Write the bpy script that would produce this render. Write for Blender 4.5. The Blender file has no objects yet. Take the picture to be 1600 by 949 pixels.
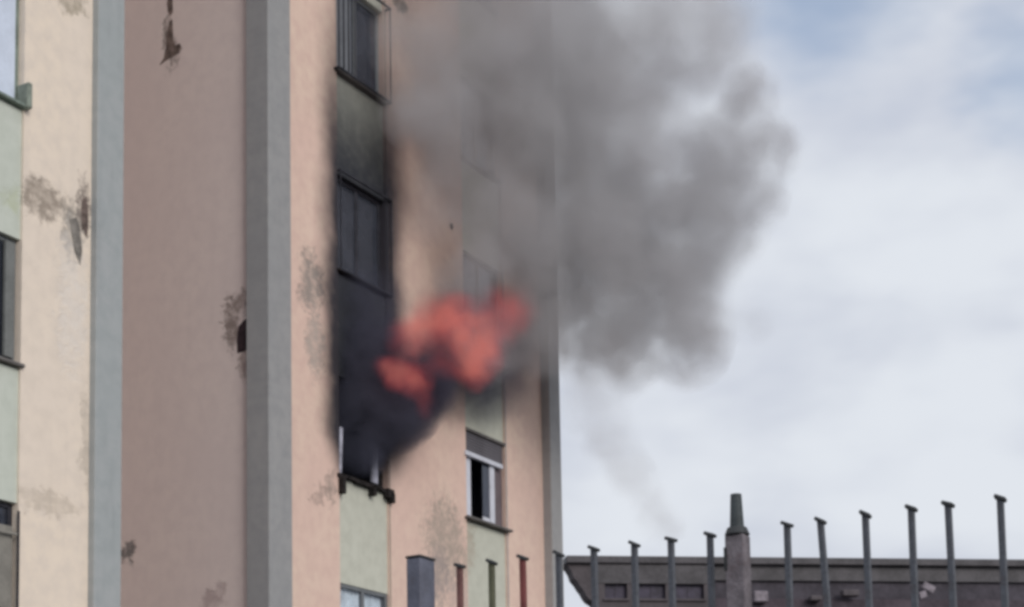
import bpy, bmesh, math, random
from mathutils import Vector, Matrix
random.seed(7)
S = bpy.context.scene
COL = S.collection
# ------------------------------------------------------------------ camera
FPX, CX, CY, EYE = 2650.0, 800.0, 1094.0, 1.6
PITCH = math.atan(283 / 2650); ROLL = -0.018
cF = Vector((0, math.cos(PITCH), math.sin(PITCH)))
cR0 = Vector((1, 0, 0)); cU0 = cR0.cross(cF)
cR = cR0 * math.cos(ROLL) + cU0 * math.sin(ROLL)
cU = cU0 * math.cos(ROLL) - cR0 * math.sin(ROLL)
cam = bpy.data.cameras.new('camera'); cam_o = bpy.data.objects.new('camera', cam); COL.objects.link(cam_o)
M = Matrix((cR, cU, -cF)).transposed().to_4x4(); M.translation = (0, 0, EYE)
cam_o.matrix_world = M
cam.sensor_width = 36; cam.lens = 36 * FPX / 1600; cam.shift_y = (CY - 474.5) / 1600; cam.shift_x = 0
cam.clip_end = 5000; cam.clip_start = 0.05
S.camera = cam_o
def at(x, y, Z):                                  # point at a distance Z along a line of sight
    return Vector((0, 0, EYE)) + (cF + cR * ((x - CX) / FPX) - cU * ((y - CY) / FPX)) * Z
def on_plane(x, y, P, n):
    r = at(x, y, 1) - Vector((0, 0, EYE)); o = Vector((0, 0, EYE))
    return o + r * (((P - o).dot(n)) / r.dot(n))
# ------------------------------------------------------------------ render look
S.view_settings.view_transform = 'Standard'; S.view_settings.look = 'None'
S.view_settings.exposure = 0.15; S.view_settings.gamma = 1
S.cycles.filter_width = 3.5
S.cycles.volume_bounces = 2; S.cycles.volume_step_rate = 1.0; S.cycles.volume_max_steps = 256
S.cycles.use_denoising = True
# ------------------------------------------------------------------ sun, sky
SUN_AZ, SUN_EL = math.radians(143), math.radians(24)   # azimuth clockwise from +Y (behind the camera, to the right)
W = bpy.data.worlds.new('World'); S.world = W; W.use_nodes = True
class NT:
    def __init__(s, tree): s.t = tree
    def n(s, typ, **kw):
        nd = s.t.nodes.new(typ)
        for k, v in kw.items(): setattr(nd, k, v)
        return nd
    def put(s, sock, v):
        if isinstance(v, bpy.types.NodeSocket): s.t.links.new(v, sock)
        elif v is not None:
            if hasattr(sock.default_value, '__len__') and not isinstance(v, (int, float)) and len(v) == 3 and len(sock.default_value) == 4: v = (*v, 1)
            sock.default_value = v
    def m(s, op, a, b=None, c=None, clamp=False):
        nd = s.n('ShaderNodeMath', operation=op); nd.use_clamp = clamp
        for i, v in enumerate((a, b, c)):
            if v is not None: s.put(nd.inputs[i], v)
        return nd.outputs[0]
    def v(s, op, a, b=None):
        nd = s.n('ShaderNodeVectorMath', operation=op)
        s.put(nd.inputs[0], a)
        if b is not None: s.put(nd.inputs[1], b)
        return nd.outputs['Value'] if op in ('LENGTH', 'DISTANCE', 'DOT_PRODUCT') else nd.outputs[0]
    def mr(s, x, a, b, c=0.0, d=1.0, interp='SMOOTHSTEP'):
        nd = s.n('ShaderNodeMapRange', interpolation_type=interp)
        for i, q in enumerate((x, a, b, c, d)): s.put(nd.inputs[i], q)
        return nd.outputs[0]
    def noise(s, vec, scale, detail=3, rough=0.5, out='Fac'):
        nd = s.n('ShaderNodeTexNoise'); s.put(nd.inputs['Vector'], vec)
        nd.inputs['Scale'].default_value = scale; nd.inputs['Detail'].default_value = detail; nd.inputs['Roughness'].default_value = rough
        return nd.outputs[out]
    def mix(s, f, a, b, blend='MIX'):
        nd = s.n('ShaderNodeMix', data_type='RGBA', blend_type=blend)
        s.put(nd.inputs[0], f); s.put(nd.inputs[6], a); s.put(nd.inputs[7], b)
        return nd.outputs[2]
    def comb(s, x, y, z):
        nd = s.n('ShaderNodeCombineXYZ')
        for i, q in enumerate((x, y, z)): s.put(nd.inputs[i], q)
        return nd.outputs[0]
    def sep(s, v):
        nd = s.n('ShaderNodeSeparateXYZ'); s.put(nd.inputs[0], v); return nd.outputs
def srgb(r, g, b):
    f = lambda c: (c / 255 / 12.92) if c <= 10 else ((c / 255 + .055) / 1.055) ** 2.4
    return (f(r), f(g), f(b))
w = NT(W.node_tree); W.node_tree.nodes.clear()
sky = w.n('ShaderNodeTexSky', sky_type='NISHITA'); sky.sun_disc = False
sky.sun_elevation = SUN_EL; sky.sun_rotation = SUN_AZ
dirv = w.n('ShaderNodeTexCoord').outputs['Generated']
z = w.sep(dirv)[2]
st = w.v('MULTIPLY', dirv, (1.0, 1.0, 1.9))
c1 = w.noise(st, 5.0, 3, .45); c2 = w.noise(w.v('ADD', st, (3.1, 1.7, .4)), 12, 3, .5)
cf = w.m('ADD', w.m('MULTIPLY', c1, .7), w.m('MULTIPLY', c2, .3))
blue = w.mr(cf, .36, .47, 1, 0)                            # gaps in the cloud
def toward(x, y, rad, amt):
    dv = (at(x, y, 1) - Vector((0, 0, EYE))).normalized()
    return w.mr(w.m('ADD', w.v('DISTANCE', dirv, dv), w.m('MULTIPLY', w.m('SUBTRACT', c2, .5), .10)), 0, rad, amt, 0)
gap = w.m('MAXIMUM', w.m('MAXIMUM', toward(1270, -40, .075, 1.0), toward(1610, 130, .05, .8)), w.m('MULTIPLY', blue, .12))
tone = w.mr(cf, .38, .62, .0, 1.0)
cloud = w.mix(tone, (.555, .59, .675), (.715, .75, .805))
bg_s = w.n('ShaderNodeBackground'); w.put(bg_s.inputs[0], sky.outputs[0]); bg_s.inputs[1].default_value = .15
bg_c = w.n('ShaderNodeBackground'); w.put(bg_c.inputs[0], cloud); bg_c.inputs[1].default_value = .95
mixs = w.n('ShaderNodeMixShader'); w.put(mixs.inputs[0], w.m('SUBTRACT', 1.0, w.m('MULTIPLY', gap, .62))); w.t.links.new(bg_s.outputs[0], mixs.inputs[1]); w.t.links.new(bg_c.outputs[0], mixs.inputs[2])
w.t.links.new(mixs.outputs[0], w.n('ShaderNodeOutputWorld').inputs[0])
sun = bpy.data.lights.new('sun', 'SUN'); sun.energy = 1.5; sun.angle = math.radians(30); sun.color = (1.0, .96, .90)
so = bpy.data.objects.new('sun', sun); COL.objects.link(so)
sdir = Vector((math.sin(SUN_AZ) * math.cos(SUN_EL), math.cos(SUN_AZ) * math.cos(SUN_EL), math.sin(SUN_EL)))
so.rotation_euler = (-sdir).to_track_quat('-Z', 'Y').to_euler()
# ------------------------------------------------------------------ helpers
def tag(o, label=None, cat=None, group=None, kind=None):
    for k, v in (('label', label), ('category', cat), ('group', group), ('kind', kind)):
        if v: o[k] = v
    return o
def empty(name, loc, rz=0):
    o = bpy.data.objects.new(name, None); COL.objects.link(o); o.location = loc; o.rotation_euler = (0, 0, rz); o.empty_display_size = .2; return o
def link_mesh(name, bm, mat, parent=None, loc=None, bevel=0):
    if bevel:
        bmesh.ops.bevel(bm, geom=[e for e in bm.edges if e.calc_length() > bevel * 3], offset=bevel, segments=1, affect='EDGES')
    me = bpy.data.meshes.new(name); bm.normal_update(); bm.to_mesh(me); bm.free()
    me.materials.append(mat)
    o = bpy.data.objects.new(name, me); COL.objects.link(o)
    if parent: o.parent = parent
    if loc: o.location = loc
    return o
def add_box(bm, x0, x1, y0, y1, z0, z1, mat4=None):
    c = Vector(((x0 + x1) / 2, (y0 + y1) / 2, (z0 + z1) / 2))
    mm = Matrix.Translation(c) @ Matrix.Diagonal((abs(x1 - x0), abs(y1 - y0), abs(z1 - z0), 1))
    if mat4: mm = mat4 @ mm
    bmesh.ops.create_cube(bm, size=1, matrix=mm)
def box(name, x0, x1, y0, y1, z0, z1, mat, parent=None, bevel=0, loc=None, mat4=None):
    bm = bmesh.new(); add_box(bm, x0, x1, y0, y1, z0, z1, mat4); return link_mesh(name, bm, mat, parent, loc, bevel)
def boxes(name, L, mat, parent=None, bevel=0, loc=None):
    bm = bmesh.new()
    for b in L: add_box(bm, *b)
    return link_mesh(name, bm, mat, parent, loc, bevel)
def tube(bm, r1, r2, z0, z1, seg=16, x=0, y=0):
    bmesh.ops.create_cone(bm, cap_ends=True, segments=seg, radius1=r1, radius2=r2, depth=z1 - z0, matrix=Matrix.Translation((x, y, (z0 + z1) / 2)))
def copy_tree(o, parent=None):
    c = o.copy(); COL.objects.link(c); c.parent = parent
    for ch in list(o.children): copy_tree(ch, c)
    return c
# ------------------------------------------------------------------ materials
def new_mat(name):
    m = bpy.data.materials.new(name); m.use_nodes = True; t = NT(m.node_tree); b = m.node_tree.nodes['Principled BSDF']; return m, t, b
def plain(name, col, rough=.7, metal=0, var=.12, scale=3, bump=.15, spec=.3, dirt=None):
    m, t, b = new_mat(name); oc = t.n('ShaderNodeTexCoord').outputs['Object']
    n1 = t.noise(oc, scale, 5, .6); n2 = t.noise(oc, scale * 9, 4, .6)
    f = t.m('ADD', t.m('MULTIPLY', n1, .65), t.m('MULTIPLY', n2, .35))
    lo = [c * (1 - var * 1.6) for c in col]; hi = [min(1, c * (1 + var * 1.2)) for c in col]
    c = t.mix(t.mr(f, .35, .65), lo, hi)
    if dirt: c = t.mix(t.mr(t.noise(oc, scale * 1.7, 6, .7), .52, .72, 0, dirt[1]), c, dirt[0])
    t.put(b.inputs['Base Color'], c); b.inputs['Roughness'].default_value = rough; b.inputs['Metallic'].default_value = metal
    b.inputs['Specular IOR Level'].default_value = spec
    bp = t.n('ShaderNodeBump'); bp.inputs['Strength'].default_value = bump; bp.inputs['Distance'].default_value = .01; t.put(bp.inputs['Height'], n2); t.put(b.inputs['Normal'], bp.outputs[0])
    return m
def stucco(name, col, warm, patches=(), soot=False, axis=0, var=.07, streak=.10):
    """plaster with mottling, run-off streaks, spalled patches (centre along wall, z, half sizes, colour, amount), soot and painted smoke haze"""
    m, t, b = new_mat(name); oc = t.n('ShaderNodeTexCoord').outputs['Object']; s = t.sep(oc)
    h = s[axis]; zz = s[2]
    flat = t.comb(t.m('ADD', h, t.m('MULTIPLY', s[1 - axis], .8)), 0.0, zz)
    n1 = t.noise(flat, .55, 4, .55); n2 = t.noise(flat, 5, 5, .6); n3 = t.noise(flat, 60, 3, .6)
    stv = t.comb(t.m('MULTIPLY', h, 4.0), 0.0, t.m('MULTIPLY', zz, .35)); n4 = t.noise(stv, 1.6, 4, .6)
    c = t.mix(t.mr(n1, .35, .65), col, warm)
    c = t.mix(t.mr(n2, .35, .7, 0, 1), c, [q * (1 - var) for q in col])
    c = t.mix(t.mr(n4, .5, .75, 0, streak), c, [q * .62 for q in col])
    wx = t.noise(flat, 2.3, 5, .65, 'Color'); ws = t.sep(wx)
    hh = t.m('ADD', h, t.m('MULTIPLY', t.m('SUBTRACT', ws[0], .5), .7)); z2 = t.m('ADD', zz, t.m('MULTIPLY', t.m('SUBTRACT', ws[1], .5), .7))
    crack = t.noise(flat, 11, 4, .7)
    mot = t.noise(flat, 6.5, 5, .65); pm = None
    for (px, pz, rx, rz, colr, amt) in patches:
        d = t.v('LENGTH', t.comb(t.m('DIVIDE', t.m('SUBTRACT', hh, px), rx), t.m('DIVIDE', t.m('SUBTRACT', z2, pz), rz), 0.0))
        mk = t.m('MULTIPLY', t.m('MULTIPLY', t.mr(t.m('ADD', d, t.m('MULTIPLY', t.m('SUBTRACT', crack, .5), 2.0)), .55, 1.25, 1, 0), amt), t.mr(mot, .36, .60, .5, 1.05))
        c = t.mix(mk, c, colr); pm = mk if pm is None else t.m('MAXIMUM', pm, mk)
    if soot:
        rise = t.m('SUBTRACT', zz, 7.55)
        # flame-licked V above the broken window, then a column up the bay
        re = t.m('ADD', t.m('MINIMUM', t.m('MULTIPLY', rise, .62), .55), .62); le = t.m('ADD', t.m('MINIMUM', t.m('MULTIPLY', rise, .5), .30), .45)
        hs = t.m('ADD', h, t.m('MULTIPLY', t.m('SUBTRACT', t.noise(flat, 1.1, 2, .4), .5), .5)); right = t.mr(t.m('SUBTRACT', hs, re), -.40, .42, 1, 0); left = t.mr(t.m('ADD', hs, le), -.46, .16, 0, 1)
        up = t.mr(zz, 12.0, 16.2, 1, 0); lo = t.mr(zz, 7.35, 7.75, 0, 1)
        sm = t.m('MULTIPLY', t.m('MULTIPLY', right, left), t.m('MULTIPLY', up, lo))
        sm = t.m('MULTIPLY', sm, t.mr(n2, .2, .6, .93, 1)); sm = t.m('MINIMUM', sm, .97)
        haze_f = t.m('MULTIPLY', t.m('MULTIPLY', t.mr(h, 1.2, 6.4, .05, .14), t.mr(zz, 9.8, 11.6, 0, 1)), t.mr(h, -1.4, .4, 0, 1))   # smoke haze painted into the wall colour, stronger downwind
        c = t.mix(haze_f, c, (.10, .10, .105))
        c = t.mix(sm, c, (.024, .026, .036))
    t.put(b.inputs['Base Color'], c); b.inputs['Roughness'].default_value = .9; b.inputs['Specular IOR Level'].default_value = .15
    bp = t.n('ShaderNodeBump'); bp.inputs['Strength'].default_value = .5; bp.inputs['Distance'].default_value = .02
    hgt = t.m('ADD', t.m('MULTIPLY', n3, .15), t.m('MULTIPLY', n2, .4))
    if pm is not None: hgt = t.m('SUBTRACT', hgt, t.m('MULTIPLY', pm, 1.2))
    t.put(bp.inputs['Height'], hgt); t.put(b.inputs['Normal'], bp.outputs[0])
    return m
GREY = (.20, .18, .16)
M_wall_main = stucco('wall_plaster_pink', (.74, .535, .455), (.76, .585, .48), [
    (-1.25, 10.3, .30, .42, (.33, .28, .25), .95), (-1.15, 9.4, .25, .55, (.42, .36, .32), .8),
    (2.35, 7.1, .62, .75, (.40, .33, .28), .85), (2.15, 6.5, .45, .5, (.36, .30, .28), .8), (2.8, 6.2, .35, .5, (.50, .40, .36), .6), (3.1, 6.9, .3, .3, (.36, .32, .26), .5),
    (-1.1, 7.2, .32, .10, (.30, .23, .2), .6), (-.8, 7.35, .12, .3, (.28, .23, .2), .6), (1.25, 15.7, .22, .16, (.15, .12, .1), .9)], soot=True)
M_wall_left = stucco('wall_plaster_cream', (.80, .69, .59), (.83, .71, .59), [
    (-6.5, 9.75, .38, .22, (.36, .30, .25), 1), (-6.05, 9.5, .20, .40, (.28, .25, .22), .9), (-5.9, 9.85, .10, .35, (.22, .18, .16), .85),
    (-6.05, 8.6, .28, .9, (.74, .68, .63), .55), (-6.4, 6.05, .5, .14, (.45, .38, .31), .5), (-6.1, 12.4, .28, .14, (.32, .27, .2), .7), (-5.8, 6.9, .1, .6, (.4, .35, .3), .5)])
M_return = stucco('return_wall_plaster', (.68, .58, .55), (.71, .61, .57), [
    (.52, 9.45, .17, .42, (.26, .21, .19), 1), (.33, 9.8, .12, .25, (.25, .2, .18), .9), (.26, 8.85, .13, .34, (.24, .18, .16), .7),
    (2.40, 6.35, .16, .22, (.10, .10, .10), .85), (.85, 5.55, .22, .16, (.28, .2, .2), .5), (1.66, 13.95, .13, .42, (.17, .145, .13), .85)], axis=1, streak=.06, var=.03)
M_green = stucco('spandrel_green', (.55, .55, .47), (.58, .58, .50), [(3.05, 7.2, .30, .5, (.42, .36, .29), .7)], soot=True)
M_green_l = stucco('spandrel_green_pale', (.57, .60, .53), (.60, .62, .56), [(-7.0, 9.6, .2, .2, (.45, .48, .30), .5)])
M_pil = stucco('pilaster_grey', (.31, .31, .315), (.34, .335, .335), (), streak=.12)
M_pil_l = stucco('pilaster_grey_pale', (.37, .395, .40), (.40, .41, .415), (), streak=.3)
M_pil_r = stucco('pilaster_grey_sooty', (.36, .355, .355), (.39, .38, .38), ())
M_brick = plain('exposed_block', (.16, .12, .105), .95, var=.4, scale=9, bump=.8)
M_hole_shade = plain('cavity_shade', (.035, .022, .026), .95, var=.3, scale=8)  # shade inside a hole, put into the colour
M_conc = plain('bare_concrete', (.22, .20, .18), .95, var=.3, scale=7, bump=.8)
M_white = plain('white_frame', (.62, .63, .70), .5, var=.06, dirt=((.3, .3, .3), .5))
M_white_soot = plain('smoked_white_frame', (.42, .42, .50), .6, var=.25, scale=5, dirt=((.05, .05, .06), .8))
M_greyf = plain('grey_frame', (.16, .17, .18), .5, var=.1)
M_dark = plain('dark_iron', (.035, .035, .045), .6, var=.3, metal=.2)
M_char = plain('charred_sill', (.022, .018, .018), .95, var=.5, scale=10, bump=1)
M_sill = plain('stone_sill', (.14, .13, .125), .8, var=.2)
M_sill_pale = plain('stone_sill_pale', (.20, .24, .21), .8, var=.2)
M_shut = plain('roller_slats_grey', (.135, .125, .14), .6, var=.1)
M_shut_beige = plain('roller_slats_beige', (.24, .225, .20), .7, var=.12)
M_room = plain('room_plaster', (.12, .12, .14), .9)
M_room_burnt = plain('room_soot', (.012, .012, .016), .95)
M_curt = plain('pale_curtain', (.68, .74, .76), .9, var=.15, scale=4)
def glass(name, tint, alpha):
    m, t, b = new_mat(name); m.node_tree.nodes.remove(b)
    g = t.n('ShaderNodeBsdfGlossy'); g.inputs['Roughness'].default_value = .06; g.inputs[0].default_value = (.9, .92, 1, 1)
    tr = t.n('ShaderNodeBsdfTransparent'); tr.inputs[0].default_value = (*tint, 1)
    fr = t.n('ShaderNodeFresnel'); fr.inputs[0].default_value = 1.5
    df = t.n('ShaderNodeBsdfDiffuse'); df.inputs[0].default_value = (.10, .11, .14, 1)
    oc = t.n('ShaderNodeTexCoord').outputs['Object']
    a = t.n('ShaderNodeMixShader'); t.put(a.inputs[0], t.mr(t.noise(oc, 2.5, 4), .3, .7, alpha * .7, alpha)); t.t.links.new(tr.outputs[0], a.inputs[1]); t.t.links.new(df.outputs[0], a.inputs[2])
    mx = t.n('ShaderNodeMixShader'); t.put(mx.inputs[0], t.m('MULTIPLY', fr.outputs[0], t.m('SUBTRACT', 1.0, t.n('ShaderNodeNewGeometry').outputs['Backfacing']))); t.t.links.new(a.outputs[0], mx.inputs[1]); t.t.links.new(g.outputs[0], mx.inputs[2])
    t.t.links.new(mx.outputs[0], m.node_tree.nodes['Material Output'].inputs[0]); return m
M_glass = glass('window_glass', (.6, .64, .75), .35)
M_glass_clear = glass('clear_glass', (.97, .98, 1.0), .03)
M_glass_soot = glass('smoked_glass', (.25, .26, .32), .5)
# ------------------------------------------------------------------ ground
M_ground = plain('asphalt', (.06, .06, .06), .9, var=.2, scale=.8)
g = bmesh.new(); bmesh.ops.create_grid(g, x_segments=8, y_segments=8, size=1500); tag(link_mesh('ground', g, M_ground), kind='structure')
g = bmesh.new(); add_box(g, -30, 26, 11.5, 14.5, -.2, .12); tag(link_mesh('pavement', g, plain('paving', (.24, .23, .21), .9, var=.2)), kind='structure')
# ------------------------------------------------------------------ apartment building
ANG = math.radians(29.62)
B = empty('apartment_building', (-2.20120105, 24.99903183, 0), math.radians(90 - 29.62))
tag(B, 'tall peeling pink and cream apartment block with grey pilasters and a burning window', 'building')
DV = Vector((math.sin(ANG), math.cos(ANG), 0)); PV = Vector((-math.cos(ANG), math.sin(ANG), 0))
def bl(u, e, zz): return Vector((-2.20120105, 24.99903183, 0)) + DV * u - PV * e + Vector((0, 0, zz))   # along the front, out of the front, up
TOP = 25.6; FL = 3.12; SILL0 = 7.63; WH = 1.49
def wall(u0, u1, mat): return box('wall', u0, u1, 0, .3, 0, TOP, mat, B)
wall(-6.87, -5.752, M_wall_left); wall(-12.4, -8.19, M_wall_left)
wall(-1.978, -.57, M_wall_main); wall(.72, 3.05, M_wall_main); wall(4.36, 5.72, M_wall_main)
# pilasters: inner corner, outer corner, far end
tag(box('pilaster', -5.75, -5.285, -.10, .35, 0, TOP, M_pil_l, B, .012), 'pale grey-green pilaster at the recess')
box('pilaster', -2.50, -1.98, -.20, .20, 0, TOP, M_pil, B, .012)
box('pilaster', 5.722, 6.13, -.17, .33, 0, TOP, M_pil_r, B, .012)
box('return_wall', -2.42, -2.12, .202, 4.2, 0, TOP, M_return, B)
box('return_wall', -5.60, -5.30, .352, 4.2, 0, TOP, M_return, B)
box('recess_back_wall', -5.6, -2.12, 4.202, 4.5, 0, TOP, M_return, B)
# bodies behind the fronts (side and rear walls) and roof
boxes('rear_wall', [(-12.4, 6.1, 11.7, 12, 0, TOP), (5.8, 6.1, .34, 11.69, 0, TOP), (-12.4, -12.1, .31, 11.69, 0, TOP)], M_wall_main, B)
boxes('roof', [(-12.6, -5.2, -.15, 12.2, TOP + .002, TOP + .3), (-2.2, 6.3, -.35, 12.2, TOP + .004, TOP + .3), (-5.19, -2.21, 4.1, 12.2, TOP + .003, TOP + .3)], M_conc, B, .02)
# downpipe seam between the far wall and its pilaster, thin expansion joints along the bays
for u in (.735, 4.375): box('joint_strip', u, u + .03, -.006, .004, 0, TOP, M_sill, B).data.materials[0] = stucco('joint', (.36, .30, .25), (.40, .33, .28), (), soot=True) if u < 1 else M_pil
BANDS = {'L': (-8.19, -6.87), 'A': (-.57, .72), 'C': (3.05, 4.36)}
for key, (u0, u1) in BANDS.items():
    mg = M_green_l if key == 'L' else M_green
    for k in range(-2, 6):
        zl = SILL0 + FL * (k - 1) + WH if k > -2 else 0
        zh = SILL0 + FL * k
        if k == 5: zh = TOP
        box('spandrel_panel', u0 + .001, u1 - .001, .03, .25, zl, zh - .06 if k < 5 else zh, mg, B)
def room(u0, u1, z0, mat=M_room, depth=2.6):
    bm = bmesh.new(); x0, x1, y0, y1, a, b_ = u0 - .4, u1 + .4, .302, depth, z0 - .85, z0 + WH + .35
    v = [bm.verts.new(q) for q in ((x0, y0, a), (x1, y0, a), (x1, y1, a), (x0, y1, a), (x0, y0, b_), (x1, y0, b_), (x1, y1, b_), (x0, y1, b_))]
    for f in ((0, 1, 2, 3), (4, 5, 6, 7), (1, 2, 6, 5), (2, 3, 7, 6), (3, 0, 4, 7)): bm.faces.new([v[i] for i in f])
    return link_mesh('room', bm, mat, B)
def sill(u0, u1, z0, mat, parent=B, out=.05, ext=.03):
    return box('sill', u0 - ext, u1 + ext, -out, .16, z0 - .045, z0 - .004, mat, parent, .008)
def frame(u0, u1, z0, z1, mat, parent, y0=.10, y1=.16, w_=.06, mull=True, name='frame'):
    L = [(u0, u0 + w_, y0, y1, z0, z1), (u1 - w_, u1, y0, y1, z0, z1), (u0 + w_, u1 - w_, y0 + .002, y1, z0, z0 + w_), (u0 + w_, u1 - w_, y0 + .002, y1, z1 - w_, z1)]
    c = (u0 + u1) / 2
    if mull: L.append((c - w_ * .6, c + w_ * .6, y0 + .004, y1, z0 + w_, z1 - w_))
    return boxes(name, L, mat, parent, .004)
def window(u0, u1, z0, fm, gm, label=None, sm=M_sill, rm=M_room, dy=0):
    o = frame(u0, u1, z0, z0 + WH, fm, B, .10 + dy, .16 + dy, name='window')
    if label: o['label'] = label
    c = (u0 + u1) / 2
    for a, b_ in ((u0 + .06, c - .036), (c + .036, u1 - .06)): box('pane', a, b_, .125 + dy, .133 + dy, z0 + .06, z0 + WH - .06, gm, o)
    sill(u0, u1, z0, sm, o); room(u0, u1, z0, rm); return o
def grille(o, u0, u1, z0, z1, depth=.13, mat=M_dark, nb=11):
    for q in nb:
        u = u0 + (u1 - u0) * q; box('grille_bar', u - .008, u + .008, -depth, -depth + .016, z0, z1, mat, o)
    for zz in (z0, z1):
        boxes('grille_rail', [(u0 - .02, u1 + .02, -depth - .006, -depth + .022, zz - .014, zz + .014), (u0 - .02, u0 + .01, -depth + .022, .05, zz - .012, zz + .012), (u1 - .01, u1 + .02, -depth + .022, .05, zz - .012, zz + .012)], mat, o)
def slats(o, u0, u1, z0, z1, mat, y=.06, name='shutter_slat', n=None):
    n = n or max(3, int((z1 - z0) / .055)); h = (z1 - z0) / n; shared = None
    for i in range(n):
        if shared is None:
            q = box(name, u0, u1, y, y + .02, 0, h * .86, mat, o, .004, (0, 0, z0)); shared = q
        else:
            q = shared.copy(); COL.objects.link(q); q.location = (0, 0, z0 + i * h)
# generic windows out of the interesting range
for key, (u0, u1) in BANDS.items():
    for k in (-2, 3, 4):
        wd = window(u0, u1, SILL0 + FL * k, M_greyf, M_glass)
        if k != 3: slats(wd, u0 + .02, u1 - .02, SILL0 + FL * k + (.9 if key != 'A' else .5), SILL0 + FL * k + WH, M_shut)
# bay A, above (behind an iron cage)
u0, u1 = BANDS['A']
w1 = window(u0, u1, SILL0 + FL * 2, M_greyf, M_glass_soot, 'dark caged window two floors above the fire'); z0 = SILL0 + FL * 2
grille(w1, u0 - .06, u1 + .05, z0 - .02, z0 + WH + .05, .10, M_dark, [0, .09, .18, .30, 1])
boxes('shutter_leaf', [(u0 + .03, u0 + .46, .05, .08, z0 + .03, z0 + WH - .03)], plain('grey_blind', (.16, .17, .19), .8), w1)
w2 = window(u0, u1, SILL0 + FL, M_dark, M_glass_soot, 'soot-blackened caged window directly above the fire', M_char); z0 = SILL0 + FL
grille(w2, u0 + .01, u1 + .09, z0 - .02, z0 + WH + .03, .06, M_dark, [0, 1])
# the burning window: no glass, a few smoked white frame members, broken charred sill
z0 = SILL0
w3 = boxes('window', [(u0, u0 + .07, .10, .16, z0, z0 + .45), (u0 + .07, u1 - .06, .102, .16, z0, z0 + .05), (u1 - .06, u1, .10, .16, z0, z0 + .3)], M_char, B)
w3['label'] = 'burning window with its glass gone'
bm = bmesh.new(); add_box(bm, u0 + .02, u0 + .09, .02, .08, z0 + .02, z0 + .72, Matrix.Translation((u0, 0, z0)) @ Matrix.Rotation(.06, 4, 'Y') @ Matrix.Translation((-u0, 0, -z0)) )
link_mesh('sash', bm, M_white_soot, w3, bevel=.006)['label'] = 'leaning smoked white sash at the left'
bm = bmesh.new(); add_box(bm, u0 + .84, u0 + .99, -.02, .03, z0 + .02, z0 + .66); link_mesh('sash', bm, M_white_soot, w3, bevel=.008)
bm = bmesh.new(); pts = [-.63, -.5, -.38, -.2, 0, .15, .3, .5, .62, .80]
for i in range(len(pts) - 1):
    dz = random.uniform(-.03, .02); add_box(bm, pts[i], pts[i + 1] - .004, -.03 - random.uniform(0, .04), .2, z0 - .055 + dz, z0 - .004 + dz * .5)
link_mesh('sill', bm, M_char, w3, bevel=.006)
for (ub, l) in ((-.60, .26), (.20, .14), (.70, .16), (.60, .10)):
    bm = bmesh.new(); add_box(bm, ub, ub + .075, -.10, .02, z0 - .06 - l, z0 - .062); link_mesh('sill_bracket', bm, M_char, w3, bevel=.012)
room(u0, u1, z0, M_room_burnt)
# window below the fire, pale curtain behind the glass
z0 = SILL0 - FL
w4 = window(u0, u1, z0, M_greyf, M_glass_clear, 'window with pale curtains below the fire', dy=-.06)
bm = bmesh.new(); n = 60
for i in range(n + 1):
    u = u0 + .05 + (u1 - u0 - .1) * i / n; y = .125 + .02 * math.sin(i * 1.3) + .01 * math.sin(i * 3.1)
    bm.verts.new((u, y, z0 + .02)); bm.verts.new((u, y, z0 + WH - .02))
bm.verts.ensure_lookup_table()
for i in range(n):
    if 29 < i < 33: continue
    bm.faces.new([bm.verts[j] for j in (2 * i, 2 * i + 2, 2 * i + 3, 2 * i + 1)])
link_mesh('curtain', bm, M_curt, w4)
# bay C
u0, u1 = BANDS['C']; z0 = SILL0
w5 = frame(u0 + .0, u1 - .02, z0, z0 + WH - .36, M_white, B, .09, .15, .05, False, 'window'); w5['label'] = 'half open window with white frame and lowered grey roller shutter'
boxes('sash', [(u0 + .05, u0 + .23, .05, .09, z0 + .05, z0 + 1.08), ], M_white, w5, .006)
boxes('sash', [(u0 + .84, u0 + .99, .03, .08, z0 + .05, z0 + 1.08), (u0 + .62, u0 + .84, .05, .07, z0 + .05, z0 + .12)], M_white, w5, .006)
box('pane', u0 + .62, u0 + .84, .055, .063, z0 + .12, z0 + 1.08, M_glass, w5)
box('reveal_panel', u0 + 1.02, u1 - .005, .07, .075, z0 + .02, z0 + 1.1, plain('reveal_shade', (.15, .12, .13)), w5)  # flat strip with the reveal's shade put into its colour
slats(w5, u0 + .03, u1 - .03, z0 + WH - .37, z0 + WH - .02, M_shut, .03, n=7)
box('shutter_rail', u0 - .05, u1 - .12, -.03, .025, z0 + WH - .455, z0 + WH - .375, M_white, w5, .008)
box('lintel_edge', u0, u1, -.012, .06, z0 + WH - .018, z0 + WH + .03, M_sill, w5)
sill(u0, u1, z0, M_sill, w5, .10, .07); room(u0, u1, z0)
for k, lab in ((1, 'dark window behind the flames at the far bay'), (2, 'window veiled by grey smoke at the far bay'), (-1, None)):
    z0 = SILL0 + FL * k; wd = window(u0, u1, z0, M_dark if k > 0 else M_white, M_glass_soot if k > 0 else M_glass, lab, M_char if k > 0 else M_sill)
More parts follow.
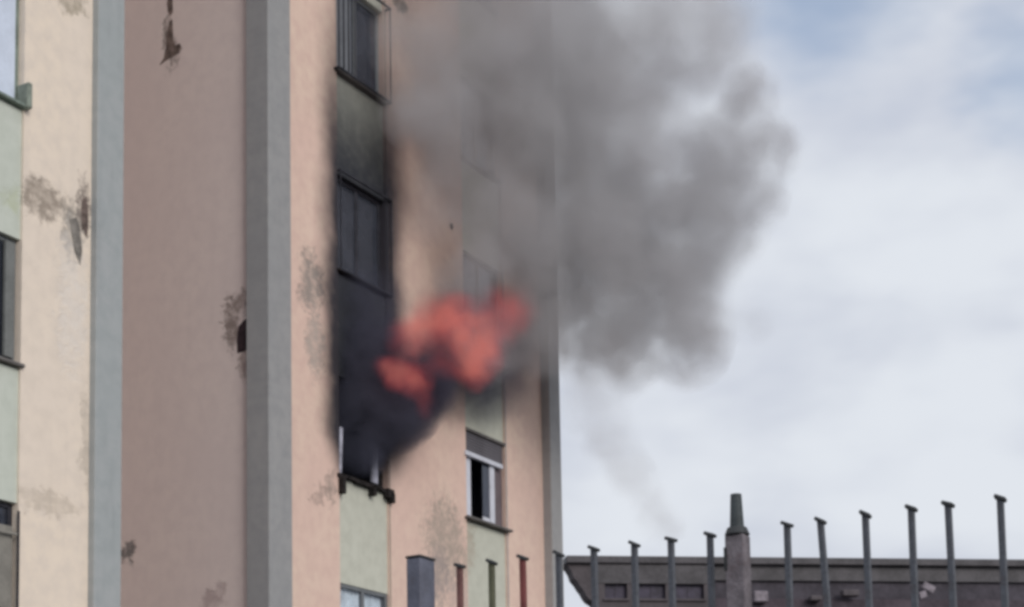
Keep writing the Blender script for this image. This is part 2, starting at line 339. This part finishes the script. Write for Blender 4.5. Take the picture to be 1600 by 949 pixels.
# bay L, left edge of the picture
u0, u1 = BANDS['L']
z0 = SILL0 + FL
wl = window(u0, u1, z0, M_sill_pale, M_glass, 'pale window above the others', M_sill_pale)
box('pale_sheet', u0 + .06, u1 - .06, .095, .105, z0 + .07, z0 + WH - .02, plain('pale_blue_sheet', (.62, .68, .80), .6, var=.05), wl)  # pale blue sheet in front of the panes
boxes('sill_end', [(u1 - .03, u1 + .05, -.10, .1, z0 - .06, z0 + .26), ], plain('mossy_block', (.24, .27, .23), .9, var=.2), wl, .02)
z0 = SILL0
wl2 = window(u0, u1, z0, M_greyf, M_glass, 'dark window with grey inner reveal', M_sill)
box('reveal_panel', u1 - .20, u1 - .062, .05, .09, z0 + .06, z0 + WH - .06, plain('grey_reveal', (.17, .175, .17)), wl2)
z0 = SILL0 - FL
wl3 = window(u0, u1, z0, M_dark, M_glass, 'window with beige shutter behind a thin bar', M_sill)
box('shutter_leaf', u1 - .28, u1 - .05, .03, .07, z0 + .25, z0 + WH - .28, M_shut_beige, wl3, .01)
slats(wl3, u0 + .1, u1 - .3, z0 + WH - .3, z0 + WH, M_shut, .06)
box('grille_bar', u1 - .03, u1 - .008, -.03, -.012, z0, z0 + WH - .1, M_dark, wl3)
boxes('grille_rail', [(u0, u1 - .04, -.03, -.008, z0 + .1, z0 + .13), (u0, u1 - .04, -.03, -.008, z0 + 1.1, z0 + 1.13)], M_shut_beige, wl3)
# spalled plaster: jagged shallow pockets with block showing, hole as a dark plate with painted shade
def jag(name, axis, cx_, cz_, rx, rz, face, depth, mat, n=17, seed=1, shape=None, label=None):
    rnd = random.Random(seed); bm = bmesh.new(); front = []; back = []
    P = shape or [(cx_ + rx * math.cos(2 * math.pi * i / n) * rnd.uniform(.6, 1.1), cz_ + rz * math.sin(2 * math.pi * i / n) * rnd.uniform(.6, 1.1)) for i in range(n)]
    for (a, zz) in P:
        front.append(bm.verts.new((a, face - depth, zz) if axis == 0 else (face - depth, a, zz)))
        back.append(bm.verts.new((a, face + .01, zz) if axis == 0 else (face + .01, a, zz)))
    bm.faces.new(front)
    for i in range(len(P)): bm.faces.new([front[i], back[i], back[(i + 1) % len(P)], front[(i + 1) % len(P)]])
    bmesh.ops.recalc_face_normals(bm, faces=bm.faces); o = link_mesh(name, bm, mat, B)
    if label: o['label'] = label
    return o
jag('bare_patch', 1, 0, 0, 0, 0, -2.42, .006, M_brick, shape=[(1.78, 13.72), (1.74, 13.86), (1.72, 14.05), (1.67, 14.25), (1.62, 14.27), (1.61, 14.1), (1.60, 13.93), (1.56, 13.85), (1.48, 13.86), (1.45, 13.80), (1.50, 13.73), (1.60, 13.70), (1.70, 13.68), (1.86, 13.63)], label='long dark scar in the plaster of the recess')
jag('bare_patch', 1, 0, 0, 0, 0, -2.42, .006, M_brick, shape=[(1.72, 14.55), (1.70, 14.42), (1.66, 14.34), (1.61, 14.38), (1.62, 14.6), (1.68, 14.75)])
jag('wall_cavity', 1, 0, 0, 0, 0, -2.42, .008, M_hole_shade, shape=[(.41, 9.02), (.42, 9.22), (.39, 9.40), (.30, 9.47), (.22, 9.50), (.204, 9.50), (.204, 9.04), (.3, 9.03)], label='square dark hole beside the outer pilaster')
jag('bare_patch', 0, -5.86, 9.75, .07, .28, 0, .005, M_brick, seed=3)
jag('bare_patch', 0, 0, 0, 0, 0, 0, .004, M_conc, shape=[(-6.12, 9.62), (-6.08, 9.45), (-6.03, 9.25), (-5.93, 9.10), (-5.90, 9.3), (-5.94, 9.55), (-6.0, 9.68)])
jag('wall_vent', 0, 2.69, 12.5, .05, .06, 0, .01, M_hole_shade, seed=2, n=10)
# ------------------------------------------------------------------ picket fence in front
FP = Vector((1.2718709, 9.34629981, 0)); NV = -PV          # runs along NV
Fn = empty('picket_fence', FP, math.atan2(NV.y, NV.x))
tag(Fn, 'tall iron picket fence with small square caps crossing in front of the buildings', 'fence')
# local x = NV (along fence, to the right and nearer), local y = DV direction
M_slate = plain('slate_paint', (.082, .088, .105), .55, var=.2, scale=6, dirt=((.08, .05, .045), .4))
M_rust = plain('rust_brown_paint', (.15, .07, .065), .7, var=.25, scale=8)
M_olive = plain('olive_paint', (.10, .10, .062), .7, var=.2, scale=8)
M_red = plain('dark_red_paint', (.17, .045, .042), .6, var=.2, scale=8)
M_cap = plain('cap_iron', (.04, .042, .045), .6, var=.3, scale=9)
M_post = plain('grey_blue_post', (.125, .13, .17), .6, var=.15, scale=5, dirt=((.08, .06, .06), .4))
M_pillar = plain('weathered_pillar', (.17, .15, .165), .85, var=.22, scale=7, bump=.6, dirt=((.10, .06, .06), .5))
M_flue = plain('dark_pipe', (.055, .065, .07), .6, var=.2, scale=6)
def picket_mesh(h):
    bm = bmesh.new(); add_box(bm, -.0165, .0165, -.0165, .0165, 1.72, h - .006)
    return bm
pick = [(-1.820, M_rust), (-1.588, M_olive), (-1.357, M_red), (-1.118, M_slate), (-.884, M_slate), (-.644, M_slate), (-.413, M_slate), (-.175, M_slate), (.291, M_slate), (.494, M_slate), (.749, M_slate), (.980, M_slate), (1.213, M_slate), (1.450, M_slate), (1.69, M_slate), (1.93, M_slate), (2.17, M_slate)]
lab = {0: 'rusty brown picket', 1: 'olive green picket', 2: 'dark red picket', 9: 'picket leaning to the left'}
pm_ = {}
cbm = bmesh.new(); add_box(cbm, -.031, .031, -.029, .029, -.010, .010); capo = None
for i, (s, mt) in enumerate(pick):
    if mt not in pm_: pm_[mt] = link_mesh('picket', picket_mesh(3.53), mt, Fn, bevel=.003); o = pm_[mt]
    else: o = pm_[mt].copy(); COL.objects.link(o)
    o.location = (s, 0, 0); lean = random.uniform(-.006, .006)
    if i == 9: lean = -.045
    o.rotation_euler = (random.uniform(-.006, .006), lean, 0)
    if lean and i == 9: o.location = (s + .045 * 3.53, 0, 0)
    if i in lab: o['label'] = lab[i]
    if capo is None: c = capo = link_mesh('cap', cbm, M_cap, o, bevel=.004)
    else: c = capo.copy(); COL.objects.link(c); c.parent = o
    c.location = (0, 0, 3.528); c.rotation_euler = (random.uniform(-.1, .1), .45 + random.uniform(-.12, .12), random.uniform(-.08, .08))
q = boxes('end_post', [(-.052, .052, -.085, .085, 1.7, 3.60)], M_post, Fn, .006, (-2.118, .03, 0)); q['label'] = 'wide grey-blue square end post'
boxes('post_lid', [(-.057, .057, -.09, .09, 3.602, 3.617)], M_cap, q, .004)
bm = bmesh.new(); add_box(bm, -.058, .058, -.05, .05, 1.7, 3.50)
q = link_mesh('middle_pillar', bm, M_pillar, Fn, (.006, 0, 0), .008); q['label'] = 'thick weathered pillar carrying a pipe'
bm = bmesh.new(); tube(bm, .072, .055, 3.502, 3.545, 18); link_mesh('collar', bm, M_cap, q, bevel=.003)
bm = bmesh.new(); tube(bm, .040, .031, 3.546, 3.735, 20); link_mesh('pipe', bm, M_flue, q)
bm = bmesh.new(); add_box(bm, -.062, -.045, -.056, .03, 3.3, 3.43); link_mesh('bracket', bm, M_cap, q)
for zr in (1.95, 2.75): box('rail', -2.05, 2.4, -.012, .012, zr - .02, zr + .02, M_slate, Fn)
box('fence_wall', -2.3, 2.5, -.15, .15, -.1, 1.7, M_conc, Fn, .015)
# ------------------------------------------------------------------ dark low building behind the fence
BA = math.radians(82); BV = Vector((math.sin(BA), math.cos(BA), 0)); BN = Vector((-math.cos(BA), math.sin(BA), 0)).normalized()
BP = on_plane(1000, 870, Vector((0, 55, 0)), Vector((0, 1, 0))); BO = Vector((BP.x, BP.y, 0))
D = empty('industrial_building', BO, math.radians(8) * -1 + 0)
D.rotation_euler = (0, 0, math.atan2(BV.y, BV.x))
tag(D, 'low dark purple-grey building with flat roof and small windows behind the fence', 'building')
def db(x, y, back=0):
    P = on_plane(x, y, BO + BN * back, BN) - BO; return (P.dot(BV), P.z)
M_d1 = plain('dark_render', (.105, .092, .10), .85, var=.15, scale=.9, bump=.3)
M_d2 = plain('dark_loggia', (.078, .070, .085), .9, var=.2, scale=.7)
M_d3 = plain('plum_render', (.088, .07, .085), .9, var=.25, scale=.6)
M_fas = plain('fascia_metal', (.088, .082, .090), .6, var=.2, scale=1.2)
M_dw = plain('dark_opening', (.05, .042, .065), .5, var=.3)
xr = db(1800, 872)[0]; ztop = db(1000, 870)[1]
xl = db(884, 870)[0]
def zz_(y, x=1020): return db(x, y)[1]
x_b = db(930, 900)[0]; x_e = db(1112, 900)[0]
# front wall of the left wing with three openings, cut round them
holes = [(db(945, 920)[0], db(980, 920)[0]), (db(998, 920)[0], db(1040, 920)[0]), (db(1053, 920)[0], db(1100, 920)[0])]
zt, zb = zz_(906), zz_(936)
L = [(x_b, x_e, 0, .3, zt, ztop - .9), (x_b, x_e, 0, .3, 0, zb)]; prev = x_b
for a, b_ in holes: L.append((prev, a, .001, .3, zb, zt)); prev = b_
L.append((prev, x_e, .001, .3, zb, zt)); boxes('front_wall', L, M_d1, D)
box('frieze', x_b, x_e - .02, -.02, .3, ztop - .898, ztop - .25, M_fas, D)['label'] = 'smooth grey band under the roof edge'
M_dg = plain('dim_glass', (.05, .042, .07), .5, var=.3)
for a, b_ in holes:
    o = boxes('window', [(a, a + .04, .14, .2, zb, zt), (b_ - .04, b_, .14, .2, zb, zt), (a + .04, b_ - .04, .142, .2, zb, zb + .04), (a + .04, b_ - .04, .142, .2, zt - .04, zt), ((a + b_) / 2 - .02, (a + b_) / 2 + .02, .144, .2, zb + .04, zt - .04)], M_dw, D)
    box('pane', a + .04, b_ - .04, .165, .172, zb + .04, zt - .04, M_dg, o)
    box('sill', a - .06, b_ + .06, -.08, .14, zb - .07, zb - .003, M_d1, o)
box('roof_slab', xl, xr, -.12, .9, ztop - .24, ztop - .001, M_fas, D, .02)
box('roof_slab', x_b + 1.35, xr, .901, 4, ztop - .24, ztop, M_fas, D, .02)
# ragged curved bracket under the left end of the roof
cur = [(884, 874), (889, 885), (894, 893), (897, 902), (903, 909), (908, 917), (912, 922), (917, 931), (921, 936), (929, 941), (931, 949), (932, 975)]
bm = bmesh.new(); top = []; P = [db(x, y) for x, y in cur]; P[0] = (P[0][0], ztop - .243)
pts = P + [(x_b, P[-1][1]), (x_b, ztop - .243)]
fr = [bm.verts.new((a, .05, b_)) for a, b_ in pts]; bk = [bm.verts.new((a, .9, b_)) for a, b_ in pts]
bm.faces.new(fr); bm.faces.new(bk[::-1])
for i in range(len(pts)): bm.faces.new([fr[i], bk[i], bk[(i + 1) % len(pts)], fr[(i + 1) % len(pts)]])
bmesh.ops.recalc_face_normals(bm, faces=bm.faces); link_mesh('curved_bracket', bm, M_d1, D)
# right part: deep loggia with darker back, low plum parapet, a few small pale shapes
box('loggia_back', x_e, xr, .2, 1.5, 0, ztop - .25, M_d2, D)
box('fascia_panel', x_e + .001, xr, .08, .198, ztop - .75, ztop - .242, M_fas, D)
box('parapet_wall', x_e + .001, xr, .0, .198, 0, zz_(935), M_d3, D)
sw = bmesh.new(); add_box(sw, 0, .3, 0, 3.75, 0, ztop - .25); link_mesh('side_wall', sw, M_d1, D, (x_b, .31, 0)).rotation_euler = (0, 0, -math.atan2(1.3, 3.5)); box('back_wall', x_b + 1.75, xr, 3.6, 3.9, 0, ztop - .25, M_d1, D)
M_pale = plain('pale_grey', (.25, .22, .25), .7, var=.25, scale=5)
for (xa, xb, ya, yb) in ((1174, 1196, 926, 943), (1262, 1280, 933, 941), (1312, 1338, 924, 934)):  # small boxes standing off the front
    a, z1 = db(xa, ya); b_, z2 = db(xb, yb); box('small_box', a, b_, -.35, -.002, z2, z1, M_pale if xa < 1200 else M_d1, D, .03)
for (xa, xb, ya, yb, rot) in ((1440, 1460, 912, 925, .5), (1435, 1447, 925, 935, -.3)):  # small tilted pale slabs
    a, z1 = db(xa, ya); b_, z2 = db(xb, yb); box('pale_scrap', -(b_ - a) / 2, (b_ - a) / 2, -.1, -.06, -.12, .12, M_pale, D, .02, ((a + b_) / 2, 0, (z1 + z2) / 2)).rotation_euler = (0, rot, 0)
# ------------------------------------------------------------------ smoke and fire
def hull(name, blobs, grow, mat, res=.22):
    mb = bpy.data.metaballs.new(name + '_balls'); mb.resolution = res; mb.render_resolution = res; mb.threshold = .25
    for c, r, wt in blobs:
        e = mb.elements.new(); e.co = c; e.radius = r * grow
    mo = bpy.data.objects.new(name + '_balls', mb); COL.objects.link(mo)
    dg = bpy.context.evaluated_depsgraph_get(); dg.update()
    me = bpy.data.meshes.new_from_object(mo.evaluated_get(dg)); me.name = name
    bpy.data.objects.remove(mo); me.materials.clear(); me.materials.append(mat)
    for p_ in me.polygons: p_.use_smooth = True
    o = bpy.data.objects.new(name, me); COL.objects.link(o); return o
def field(t, blobs, warp, wscale, detail=4, fall=0.0):
    pos = t.n('ShaderNodeTexCoord').outputs['Object']
    nz = t.noise(pos, wscale, detail, .55, 'Color')
    q = t.v('ADD', pos, t.v('MULTIPLY', t.v('SUBTRACT', nz, (.5, .5, .5)), (warp, warp, warp)))
    tot = None
    for c, r, wt in blobs:
        f = t.mr(t.v('DISTANCE', q, tuple(c)), fall * r, r, wt, 0)
        tot = f if tot is None else t.m('ADD', tot, f)
    return tot, pos, q
def smoke_mat(name, blobs, dens, col, warp=1.0, wscale=1.1, cap=1.2, contrast=(.3, .7), nscale=1.3, absorb=None, aniso=.2):
    m = bpy.data.materials.new(name); m.use_nodes = True; t = NT(m.node_tree); m.node_tree.nodes.clear()
    tot, pos, q = field(t, blobs, warp, wscale, 4, .3)
    f = t.m('MINIMUM', tot, cap)
    nn = t.mr(t.noise(q, nscale, 4, .6), contrast[0], contrast[1], (.12), 1.7, 'LINEAR')
    d_ = t.m('MULTIPLY', t.m('MULTIPLY', f, nn), dens)
    pv = t.n('ShaderNodeVolumePrincipled'); t.put(pv.inputs['Color'], col); t.put(pv.inputs['Density'], d_); pv.inputs['Anisotropy'].default_value = aniso
    if absorb: t.put(pv.inputs['Absorption Color'], absorb)
    t.t.links.new(pv.outputs[0], t.n('ShaderNodeOutputMaterial').inputs['Volume'])
    return m
SM = [  # x, y, distance, radius, weight
    (1212, 232, 29.0, .66, 1.6), (1175, 150, 29.0, .62, 1.3), (1180, 310, 29.0, .7, 1.0), (1120, 250, 29.2, 1.15, .9), (1100, 360, 29.2, 1.25, .8), (1040, 470, 29.0, 1.35, 1.2), (1075, 545, 29.0, .85, .9), (985, 560, 28.9, .75, .8), (900, 545, 28.8, .7, .6),
    (940, 490, 28.8, 1.25, 1.2), (985, 340, 29.0, 1.7, 1.0), (900, 380, 28.2, 1.5, 1.0), (960, 150, 29.2, 1.8, .5), (1080, 60, 29.4, 1.5, .45), (880, 200, 28.2, 1.8, .7), (880, 30, 28.4, 2.0, .38),
    (780, 180, 27.2, 1.25, .85), (720, 90, 26.5, 1.1, .7), (640, 60, 25.8, .8, .45), (790, 40, 27.0, 1.6, .5), (800, 360, 27.2, 1.0, .8), (840, 480, 27.9, .9, .8), (760, 540, 26.6, .85, .55), (770, 300, 27.0, .9, .6), (745, 430, 26.6, .8, .6), (830, 380, 27.6, .9, .5), (690, 330, 26.2, .7, .3), (655, 170, 26.1, .75, .8), (700, 240, 26.4, .75, .6), (835, 540, 28.0, .7, .35), (690, 170, 26.0, .8, .7),
    (900, -160, 28.4, 2.4, .4), (1080, -180, 29.4, 1.8, .6), (700, -120, 26.6, 1.6, .5), (1000, -420, 29.4, 2.8, .35), (1230, -300, 30, 1.6, .4),
    (1180, 500, 29.2, .5, .15), (925, 630, 28.6, .75, .22), (955, 690, 28.8, .6, .2), (985, 745, 28.9, .55, .2), (1012, 790, 28.9, .5, .22), (1035, 825, 29.0, .5, .25)]
sblobs = [(at(x, y, Z), r, wt) for x, y, Z, r, wt in SM]
plume = hull('smoke_plume', sblobs, 1.30, smoke_mat('grey_smoke', sblobs, 1.9, (.80, .785, .80), cap=1.0))
tag(plume, 'big billowing grey smoke cloud drifting right from the tower across the sky', 'smoke', kind='stuff')
DS = [(.10, -.1, 8.2, .60, 1.1), (.05, .10, 8.8, .80, 1.2), (.05, .2, 9.5, .85, .5), (0, .2, 10.3, .75, .14), (.55, .3, 8.78, .72, .9), (1.05, .4, 9.2, .68, .9), (1.5, .4, 9.6, .6, .3), (2.1, .5, 9.95, .8, .16), (2.9, .6, 10.5, 1.0, .14), (2.3, .5, 10.7, .8, .14), (1.7, .15, 9.9, .8, .16), (2.5, .15, 9.9, .9, .14), (3.3, .2, 9.9, .9, .12), (4.0, .3, 10.3, .9, .08)]
dblobs = [(bl(u, e, zz), r, wt) for u, e, zz, r, wt in DS]
dsm = hull('dark_smoke', dblobs, 1.3, smoke_mat('black_smoke', dblobs, 7.0, (.15, .155, .21), .5, 1.7, 1.2, nscale=2.5, aniso=0), .12)
tag(dsm, 'thick black smoke pouring upwards out of the burning window', 'smoke', kind='stuff')
FB = [(602, 572, 25.2, .26, .5), (622, 582, 25.2, .34, 1.0), (650, 592, 25.4, .36, 1.1), (660, 612, 25.4, .24, .5), (678, 575, 25.4, .28, .25), (640, 525, 25.4, .44, .6), (680, 505, 25.5, .54, .8), (712, 500, 25.5, .54, 1.0), (742, 525, 25.5, .50, 1.1), (756, 558, 25.6, .42, 1.2), (740, 582, 25.6, .36, .9), (778, 495, 25.6, .6, .42), (803, 485, 25.6, .5, .3), (702, 560, 25.5, .42, .35), (665, 635, 25.3, .26, .25)]
fblobs = [(at(x, y, Z - .35), r, wt) for x, y, Z, r, wt in FB]
m = bpy.data.materials.new('fire'); m.use_nodes = True; t = NT(m.node_tree); m.node_tree.nodes.clear()
tot, pos, q = field(t, fblobs, .35, 2.2, 3)
core = t.m('MULTIPLY', t.m('MINIMUM', tot, 1.4), t.mr(t.noise(q, 2.7, 3, .55), .34, .66, .3, 1.55, 'LINEAR'))
em = t.n('ShaderNodeEmission'); t.put(em.inputs[0], t.mix(t.mr(core, .2, 1.2), (1, .16, .17), (1, .30, .24))); t.put(em.inputs[1], t.m('MULTIPLY', core, .78))
ab = t.n('ShaderNodeVolumeAbsorption'); ab.inputs[0].default_value = (.30, .12, .12, 1); t.put(ab.inputs[1], t.m('MULTIPLY', core, 1.8))
ad = t.n('ShaderNodeAddShader'); t.t.links.new(em.outputs[0], ad.inputs[0]); t.t.links.new(ab.outputs[0], ad.inputs[1])
t.t.links.new(ad.outputs[0], t.n('ShaderNodeOutputMaterial').inputs['Volume'])
fl = hull('flame', fblobs, 1.35, m, .07)
tag(fl, 'red-orange flames licking out of the burning window to the right', 'fire', kind='stuff')
